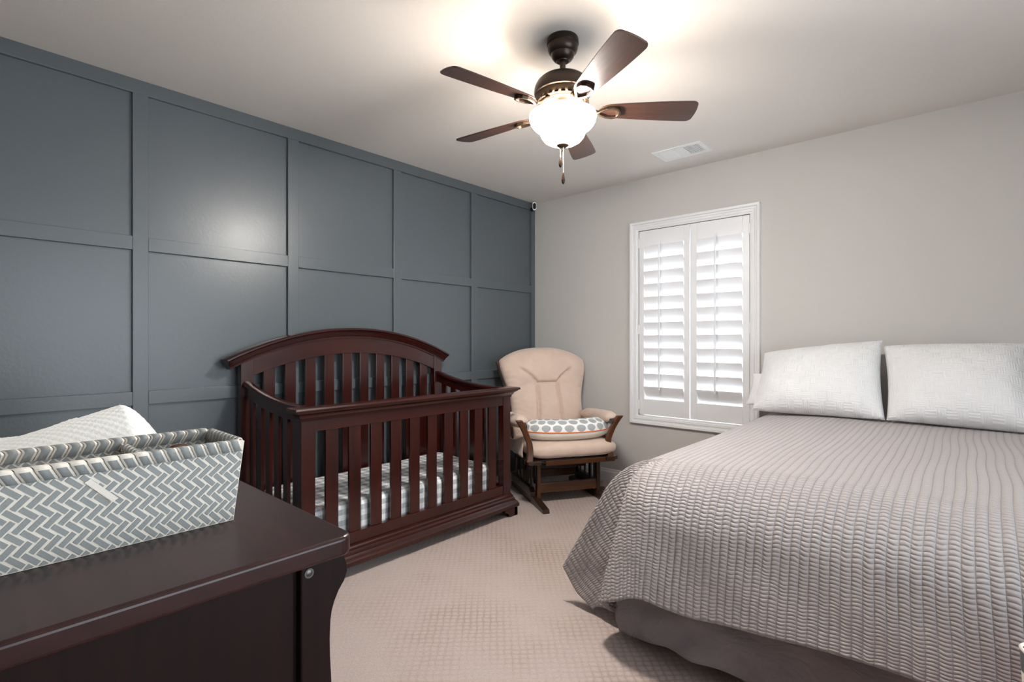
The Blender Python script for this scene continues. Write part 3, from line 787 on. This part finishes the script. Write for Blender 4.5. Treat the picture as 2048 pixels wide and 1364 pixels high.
inner = [(max(r-.005, .006), z+.004) for r, z in outer[::-1]]
gb = B().lathe([(r*1.015, z+ZS) for r, z in outer], (fx, fy, 0), 56, caps=False)
nf = len(gb.bm.faces); gb.lathe([(outer[-1][0]*1.015, outer[-1][1]+ZS)]+[(r*1.015, z+ZS) for r, z in inner]+[(outer[0][0]*1.015, outer[0][1]+ZS)], (fx, fy, 0), 56, caps=False)
gb.bm.faces.ensure_lookup_table()
for q, f in enumerate(list(gb.bm.faces)):
    if q >= nf or q < 2*56: f.material_index = 1          # inside and the lip over the rim glow less
add('glass_bowl', gb, [M_bowl, M_bowl_in], fan, smooth=50, weld=True)['label'] = 'glowing white frosted glass bowl'
add('finial', L([(.026, 1.9795), (.026, 1.975), (.020, 1.970), (.008, 1.968), (.006, 1.958), (.0045, 1.952), (.001, 1.951)]), M_bronze2, fan, smooth=35)
def blade_outline():
    pts = []; N = 26
    top = []
    for k in range(N+1):
        r = .150+.378*k/N; t = k/N
        wv = .0625*(1-.42*(1-t)**1.6)*min(1, math.sqrt(max(0, 1-(1-min(1, (r-.150)/.055))**2))+.0)
        top.append((r, max(wv, .001)))
    tip = []
    for k in range(1, 9):
        a = PI/2*k/8; tip.append((.528+.026*math.sin(a), .0625-.022*(1-math.cos(a))))
    tip2 = [(.554+.004*(1-(y/.04)**2), y) for y in (.028, .014, 0, -.014, -.028)]
    up = top+tip; low = [(r, -w_) for r, w_ in (top+tip)[::-1]]
    return up+tip2+low
blb = B().prism([(r*1.015, y) for r, y in blade_outline()], 2, -.003, .003)
blade0 = add('blade', blb, W_blade, fan, .0015, world=False)
def loopbar(path, wd, th):
    b = B(); pts = [Vector(p) for p in path]; rings = []
    for i, p in enumerate(pts):
        t = (pts[(i+1) % len(pts)]-pts[i-1]).normalized(); sd = Vector((-t.y, t.x, 0))
        rings.append([p+sd*wd+Vector((0, 0, th)), p-sd*wd+Vector((0, 0, th)), p-sd*wd-Vector((0, 0, th)), p+sd*wd-Vector((0, 0, th))])
    return b.loft(rings, closed=True)
b = loopbar([(.148, 0, -.009), (.160, .012, -.009), (.185, .026, -.009), (.212, .030, -.009), (.232, .024, -.009), (.240, .010, -.009), (.240, -.010, -.009), (.232, -.024, -.009), (.212, -.030, -.009), (.185, -.026, -.009), (.160, -.012, -.009)], .0055, .006)
rings = []
for r, z, wd in ((.062, .036, .013), (.085, .034, .012), (.105, .024, .010), (.125, .004, .009), (.150, -.009, .010)):
    rings.append([(r, -wd, z-.006), (r, wd, z-.006), (r, wd, z+.004), (r, -wd, z+.004)])
b.loft(rings)
add('blade_iron', b, M_bronze2, blade0, .002, world=False)
ZBL = 2.137
for k in range(5):
    o = blade0 if k == 0 else dup(blade0, fan)
    o.rotation_mode = 'XYZ'
    o.matrix_local = Matrix.Translation((0, 0, ZBL-CH)) @ Matrix.Rotation(R(42.4+72*k), 4, 'Z') @ Matrix.Rotation(R(-13), 4, 'X')
for ang, z1 in ((200, 1.917), (320, 1.842)):
    dx, dy = .010*math.cos(R(ang)), .010*math.sin(R(ang))
    b = B(); z = 1.985
    while z > z1+.03:
        b.lathe([(.0005, .0017), (.0014, .0008), (.0014, -.0008), (.0005, -.0017)], (fx+dx, fy+dy, z), 8); z -= .0052
    b.cyl((fx+dx, fy+dy, z1+.02), (fx+dx, fy+dy, 1.988), .0005, seg=6)
    ch = add('pull_chain', b, M_brass, fan, smooth=60)
    add('pull_knob', B().lathe([(.001, .032), (.003, .029), (.0035, .022), (.0062, .010), (.0078, -.002), (.0066, -.012), (.003, -.018), (.0008, -.020)], (fx+dx, fy+dy, z1), 16), M_knob, ch, smooth=60)

# ------------------------------------------------------------------ ceiling vent
vent = thing('ceiling_vent', (1.577, -.365, CH), 'white three section ceiling air vent near the window wall', 'vent')
vx0, vx1, vy0, vy1 = 1.412, 1.742, -.468, -.252
b = B(); zc = CH-.0002
b.box((vx0, vy0, CH-.006), (vx1, vy0+.035, zc)); b.box((vx0, vy1-.035, CH-.006), (vx1, vy1, zc)); b.box((vx0, vy0+.035, CH-.006), (vx0+.03, vy1-.035, zc)); b.box((vx1-.03, vy0+.035, CH-.006), (vx1, vy1-.035, zc))
add('frame', b, M_white_metal, vent, .0015)
b = B().box((vx0+.135, vy0+.035, CH-.007), (vx0+.205, vy1-.035, zc)); add('centre_plate', b, M_white_metal, vent, .001)
b = B().box((vx0+.03, vy0+.035, CH-.0015), (vx1-.03, vy1-.035, CH-.0004)); add('backing', b, M_grille, vent)
b = B()
for k in range(7):
    x = vx0+.034+k*.0145; b.skewbox([(x, vy0+.035, CH-.007), (x, vy1-.035, CH-.007), (x+.0015, vy1-.035, CH-.007), (x+.0015, vy0+.035, CH-.007)], [(x+.013, vy0+.035, CH-.0016), (x+.013, vy1-.035, CH-.0016), (x+.0145, vy1-.035, CH-.0016), (x+.0145, vy0+.035, CH-.0016)])
add('fin_bank', b, M_white_metal, vent)
b = B()
for k in range(6):
    x = vx0+.216+k*.0150; b.box((x, vy0+.035, CH-.007), (x+.003, vy1-.035, CH-.0016))
for k in range(7):
    y = vy0+.050+k*.0195; b.box((vx0+.205, y, CH-.0055), (vx1-.03, y+.003, CH-.0017))
add('grid_bank', b, M_white_metal, vent)

# ------------------------------------------------------------------ corner camera
sc_ = thing('security_camera', (0.0, -.055, 2.375), 'small white camera with a black face high in the wall corner', 'camera')
d = Vector((3.034-.07, -3.69+.09, -1.2)).normalized(); sd = d.cross(Vector((0, 0, 1))).normalized(); up = sd.cross(d)
c0 = Vector((.062, -.085, 2.392))
def stadium(o, w_, h_, sc=1):
    r = []
    for q in range(28):
        a = 2*PI*q/28; x, y = w_*math.cos(a), w_*math.sin(a)+(h_-w_)*(1 if math.sin(a) >= 0 else -1)
        r.append(o+sd*x*sc+up*y*sc)
    return r
b = B().loft([stadium(c0-d*.040, .019, .037, .75), stadium(c0-d*.034, .019, .037, .93), stadium(c0-d*.02, .019, .037), stadium(c0+d*.022, .019, .037), stadium(c0+d*.027, .019, .037, .93)])
add('body', b, M_white_metal, sc_, smooth=45)
add('lens_face', B().loft([stadium(c0+d*.0265, .0135, .027), stadium(c0+d*.0285, .0135, .027)]), M_lens, sc_, smooth=45)
add('wall_mount', B().cyl((-.0002, -.055, 2.375), (.012, -.055, 2.375), .018, seg=20).cyl((.008, -.055, 2.375), tuple(c0-d*.038), .007, seg=12), M_black, sc_, smooth=45)

# ------------------------------------------------------------------ dresser
DX0, DX1, DY0, DY1, DZ = 1.02, 2.366, -3.86, -3.289, .88
dr = thing('dresser', ((DX0+DX1)/2, (DY0+DY1)/2, 0), 'dark espresso wood dresser in the foreground holding a woven basket', 'dresser')
def top_slab():
    b = B(); r = .022; pts = []
    for cx, cy, a0 in ((DX1-r, DY1-r, 0), (DX0+r, DY1-r, 90), (DX0+r, DY0+r, 180), (DX1-r, DY0+r, 270)):
        for q in range(7):
            a = R(a0+15*q); pts.append((cx+r*math.cos(a), cy+r*math.sin(a)))
    return b.prism(pts, 2, DZ-.029, DZ)
add('top', top_slab(), W_dtop, dr, .006, seg=4)
legp = [(-3.304, .851), (-3.297, .845), (-3.292, .832), (-3.291, .821), (-3.2965, .807), (-3.305, .796), (-3.3115, .783), (-3.3155, .771), (-3.3175, .758), (-3.3185, .732), (-3.318, .706), (-3.316, .669), (-3.312, .55), (-3.309, .40), (-3.309, .22), (-3.305, .12), (-3.297, .06), (-3.293, 0)]
XS = DX1-.018
for x0, x1 in ((XS-.034, XS), (DX0+.018, DX0+.052)):
    add('front_leg', B().prism(legp+[(-3.362, 0), (-3.362, .851)], 0, x0, x1), W_dz, dr, .003, seg=3)
    add('rear_leg', B().box((x0, DY0+.012, 0), (x1, DY0+.07, .851)), W_dz, dr, .003)
    add('end_panel', B().box((x0+.008, DY0+.07, .07), (x1-.008, -3.3685, .851)).box((x0+.014, -3.37, .07), (x1-.014, -3.36, .851)), W_dz, dr, .0015)
add('back_panel', B().box((DX0+.052, DY0+.012, .07), (XS-.034, DY0+.022, .851)), W_dz, dr)
add('bottom_panel', B().box((DX0+.052, DY0+.022, .07), (XS-.034, -3.365, .09)), W_dz, dr)
hz = (.851-.10)/3
for k in range(3):
    for x0, x1 in ((DX0+.056, (DX0+XS-.034)/2+.008), ((DX0+XS-.034)/2+.014, XS-.038)):
        add('drawer', B().box((x0, -3.46, .10+k*hz), (x1, -3.340, .10+(k+1)*hz-.006)), W_dtop, dr, .004)
sy, sz = -3.351, .837
add('screw_cap', B().cyl((XS-.001, sy, sz), (XS+.0015, sy, sz), .0075, .0068, 20).cyl((XS+.0015, sy, sz), (XS+.0022, sy, sz), .0045, .003, 16), M_steel, dr, smooth=40)['label'] = 'small dull metal bolt head'

# ------------------------------------------------------------------ woven basket
bk = thing('woven_basket', (2.10, -3.57, DZ), 'gray and white herringbone woven caddy basket on the dresser', 'basket')
BX0, BX1, BY0, BY1, BH = 2.022, 2.176, -3.760, -3.380, .122
TAP = .004
def weave(b, O, U, V, Nn, lu, lv, w_=.0100, lift=.0014, base=True):
    """2/2 twill of gray strips (mat 0) on the off-white panel: O origin, U,V unit in-plane axes, N outward"""
    O, U, V, Nn = Vector(O), Vector(U), Vector(V), Vector(Nn)
    s2 = math.sqrt(.5)
    def clip(poly):
        for ax, lim, sg in ((0, 0, 1), (0, lu, -1), (1, 0, 1), (1, lv, -1)):
            out = []
            for i in range(len(poly)):
                p, q = poly[i], poly[(i+1) % len(poly)]; dp, dq = sg*(p[ax]-lim), sg*(q[ax]-lim)
                if dp >= 0: out.append(p)
                if (dp >= 0) != (dq >= 0):
                    t = dp/(dp-dq); out.append((p[0]+t*(q[0]-p[0]), p[1]+t*(q[1]-p[1])))
            poly = out
            if len(poly) < 3: return []
        return poly
    n_ = int((lu+lv)/w_)+4
    for i in range(-n_, n_):
        for j in range(-n_, n_):
            if (i+j) % 4: continue
            for kind in (0, 1):
                if kind == 0: r = (i*w_+.2*w_, (i+1)*w_-.2*w_, j*w_+.03*w_, (j+2)*w_-.03*w_)      # runs along second axis
                else: r = ((i+2)*w_+.03*w_, (i+4)*w_-.03*w_, j*w_+.2*w_, (j+1)*w_-.2*w_)
                mid = None
                poly = [(r[0], r[2]), (r[1], r[2]), (r[1], r[3]), (r[0], r[3])]
                rot = [((a-c)*s2, (a+c)*s2) for a, c in poly]
                cx = sum(p[0] for p in rot)/4; cy = sum(p[1] for p in rot)/4
                if not (-.05 < cx < lu+.05 and -.05 < cy < lv+.05): continue
                pc = clip(rot)
                if len(pc) < 3: continue
                def h(p):
                    dd = abs((p[0]-cx)*s2+(p[1]-cy)*s2), abs(-(p[0]-cx)*s2+(p[1]-cy)*s2)
                    return lift
                vs_ = [b.bm.verts.new(O+U*p[0]+V*p[1]+Nn*lift) for p in pc]
                vb = [b.bm.verts.new(O+U*p[0]+V*p[1]-Nn*.0004) for p in pc]
                b.bm.faces.new(vs_).material_index = 0
                for q in range(len(pc)):
                    q2 = (q+1) % len(pc); b.bm.faces.new((vs_[q], vb[q], vb[q2], vs_[q2])).material_index = 0
def wall_panel(p0, p1, z0, z1, th, name, inner=True):
    """upright panel between two plan points, its outside on the right of p0->p1"""
    p0, p1 = Vector((*p0, 0)), Vector((*p1, 0)); d_ = (p1-p0); l = d_.length; d_.normalize(); nn = Vector((d_.y, -d_.x, 0))
    b = B(); b.skewbox([p0+Vector((0, 0, z0)), p1+Vector((0, 0, z0)), p1-nn*th+Vector((0, 0, z0)), p0-nn*th+Vector((0, 0, z0))],
                       [p0+Vector((0, 0, z1)), p1+Vector((0, 0, z1)), p1-nn*th+Vector((0, 0, z1)), p0-nn*th+Vector((0, 0, z1))])
    for f in b.bm.faces: f.material_index = 1
    m = .0012
    weave(b, p0+d_*m+Vector((0, 0, z0+m)), d_, (0, 0, 1), nn, l-2*m, z1-z0-m-.010)
    if inner: weave(b, p1-nn*th-d_*m+Vector((0, 0, z0+m)), -d_, (0, 0, 1), -nn, l-2*m, z1-z0-m-.010)
    return add(name, b, [M_strapg, M_strapw], bk)
ZT = DZ+BH
zb = DZ+.0005
wall_panel((BX1, BY0), (BX1, BY1), zb, ZT, .006, 'woven_side')
wall_panel((BX1-.0065, BY1), (BX0+.0065, BY1), zb, ZT, .006, 'woven_end')
wall_panel((BX0, BY1), (BX0, BY0), zb, ZT, .006, 'woven_side')
wall_panel((BX0+.0065, BY0), (BX1-.0065, BY0), zb, ZT, .006, 'woven_end')
DVY = -3.505
wall_panel((BX0+.0075, DVY), (BX1-.0075, DVY), zb, ZT-.006, .005, 'divider')
b = B().box((BX0+.006, BY0+.006, zb), (BX1-.006, BY1-.006, DZ+.004)); add('base', b, M_strapw, bk)
def rim_wrap(b, p0, p1, z, r=.0055, w_=.0125):
    """diagonal straps folded over the rim"""
    p0, p1 = Vector(p0), Vector(p1); d_ = p1-p0; l = d_.length; d_.normalize(); nn = Vector((d_.y, -d_.x, 0)); n_ = int(l/(w_*1.35))
    for k in range(n_):
        c = p0+d_*(.010+(l-.020)*(k+.5)/n_)
        for mat, hw, rr in ((1, .0075, r), (0, .0050, r+.0008)):
            rings = []
            for q in range(9):
                t = q/8; a = PI*t
                off = nn*(math.cos(a)*rr)+Vector((0, 0, math.sin(a)*rr*.9)); ext = 0
                sh = d_*(-.012*(.5-abs(t-.5))*0+.004*math.cos(a))
                rings.append([c+off+sh-d_*hw, c+off+sh+d_*hw])
            o0 = [p+Vector((0, 0, -.013))+d_*.006 for p in rings[0]]; o1 = [p+Vector((0, 0, -.013))+d_*.006 for p in rings[-1]]
            rings = [o0]+rings+[o1]
            rings = [[p+Vector((0, 0, z)) for p in rg] for rg in rings]
            b.loft(rings, wrap=False, caps=False, mat=mat)
b = B(); th = .003
rim_wrap(b, (BX1-th, BY0, 0), (BX1-th, BY1, 0), ZT-.002); rim_wrap(b, (BX1, BY1-th, 0), (BX0, BY1-th, 0), ZT-.002)
rim_wrap(b, (BX0+th, BY1, 0), (BX0+th, BY0, 0), ZT-.002); rim_wrap(b, (BX0, BY0+th, 0), (BX1, BY0+th, 0), ZT-.002)
add('rim', b, [M_strapg, M_strapw], bk, smooth=60, solid=.0008)
b = B(); rim_wrap(b, (BX0+.01, DVY+.0025, 0), (BX1-.01, DVY+.0025, 0), ZT-.008, .0045); add('divider_rim', b, [M_strapg, M_strapw], bk, smooth=60, solid=.0008)
b = B(); yl = -3.553; zl = DZ+.078
b.skewbox([(BX1+.0016, yl-.016, zl+.018), (BX1+.0016, yl-.010, zl+.022), (BX1+.003, yl-.010, zl+.022), (BX1+.003, yl-.016, zl+.018)],
          [(BX1+.004, yl+.013, zl-.013), (BX1+.004, yl+.019, zl-.009), (BX1+.0055, yl+.019, zl-.009), (BX1+.0055, yl+.013, zl-.013)])
add('loose_strap', b, M_strapw, bk)
yc_ = (BY0+BY1)/2
for o_ in bk.children:
    for v_ in o_.data.vertices:
        y_ = v_.co.y+bk.location.y; v_.co.y = yc_+(y_-yc_)*(1+.085*(v_.co.z/BH-.5))-bk.location.y
# things inside the basket
hb = add('hair_brush', B().lathe([(.004, 0), (.012, .002), (.016, .020), (.017, .045), (.0165, .070), (.0175, .090), (.0165, .100), (.011, .106), (.002, .108)], (2.075, -3.435, DZ+.0045), 24), wood('warm_brown_wood', srgb(70, 36, 22), srgb(110, 62, 40), 2), smooth=50)
recenter(hb, (2.075, -3.435, DZ+.0045)); tag(hb, 'brown wooden handle standing inside the woven basket', 'brush')
b = soft_box(2.04, 2.14, -3.735, -3.63, DZ+.0045, DZ+.104, .012, 8, 8, 8, .004)
dp = add('folded_cloth', b, M_whitecloth, weld=True, smooth=60); recenter(dp, (2.09, -3.68, DZ+.0045)); tag(dp, 'white folded cloth stack inside the left end of the woven basket', 'cloth')

# ------------------------------------------------------------------ changing pad
def pad():
    b = B(); x0, x1, y0, y1 = 1.21, 1.985, -3.81, -3.335
    def hgt(x, y):
        u = (x-x0)/(x1-x0); v = (y-y0)/(y1-y0)
        side_ = .035+.055*(1-math.sin(PI*min(max((v-.04)/.70, 0), 1))**1.2) if v < .74 else .090
        ridge = 1
        hh = side_
        endr = .142*math.exp(-((x-1.770)/.10)**2)                       # raised end
        hh = max(hh*(.80+.25*u), .04)
        endh = (.150-.048*max(0, (.745-v)/.35))*float(smoothstep(1.62, 1.77, x))
        hh = (hh**6+endh**6)**(1/6)
        # outer slopes
        hh *= float(smoothstep(0, .26, (y1-y)/(y1-y0)))**.8*.999+.001 if v > .74 else 1
        hh *= min(1, float(smoothstep(-.02, .10, v))*1.0)
        hh *= 1-float(smoothstep(1.775, 1.985, x))**1.0*.92
        hh *= float(smoothstep(-.01, .06, u))
        bump_ = .0016*(math.sin(2*PI*x/.0145)*math.sin(2*PI*y/.0145))
        return max(hh, .004)+bump_*min(1, hh/.03)
    fn = lambda i, j: (x0+(x1-x0)*i, y0+(y1-y0)*j, DZ+.001+hgt(x0+(x1-x0)*i, y0+(y1-y0)*j))
    b.grid(fn, 210, 130)
    b.grid(lambda i, j: (x0+(x1-x0)*i, y0+(y1-y0)*j, DZ+.001), 1, 1)
    # skirt round the edge
    for P_, Q_ in (((0, 0), (1, 0)), ((1, 0), (1, 1)), ((1, 1), (0, 1)), ((0, 1), (0, 0))):
        def sk(i, j, P_=P_, Q_=Q_):
            a, c = P_[0]+(Q_[0]-P_[0])*i, P_[1]+(Q_[1]-P_[1])*i; p = fn(a, c); return (p[0], p[1], DZ+.001 if j < .5 else p[2])
        b.grid(sk, 210 if P_[1] == Q_[1] else 130, 1)
    return b
cp = add('changing_pad', pad(), M_minky, weld=True, smooth=80); recenter(cp, (1.6, -3.57, DZ+.001))
tag(cp, 'white dotted plush changing pad on the dresser behind the woven basket', 'changing pad')

# ------------------------------------------------------------------ fabric bin at the bed foot
fb = thing('fabric_bin', (3.289, -2.316, 0), 'cream fabric bin with a charcoal band and red base at the bed foot', 'bin', rz=R(20))
def sq(h_, r, z, n_=6):
    p = []
    for cx, cy, a0 in ((h_-r, h_-r, 0), (-h_+r, h_-r, 90), (-h_+r, -h_+r, 180), (h_-r, -h_+r, 270)):
        for q in range(n_+1): a = R(a0+90*q/n_); p.append((cx+r*math.cos(a), cy+r*math.sin(a), z))
    return p
def ring(z0, z1, h0, h1, th=.004):
    return B().loft([sq(h0, .03, z0), sq(h1, .03, z1), sq(h1-th, .028, z1), sq(h0-th, .028, z0)], closed=True)
def binp(name, b, m): return add(name, b, m, fb, world=False, smooth=50)
binp('bottom_panel', B().loft([sq(.125, .03, 0), sq(.125, .03, .006)]), M_red)
binp('red_band', ring(.004, .452, .127, .147), M_red)['label'] = 'red lower band'
binp('cream_band', ring(.452, .502, .1472, .1492), M_canvas)['label'] = 'cream middle band'
binp('charcoal_band', ring(.502, .544, .1494, .1512), M_charcoal)['label'] = 'charcoal upper band'
binp('rim', B().tube([Vector(p) for p in sq(.1495, .03, .546)], .0032, 8, closed=True), M_canvas)
binp('lining', ring(.02, .544, .121, .1465, .002), M_canvas)
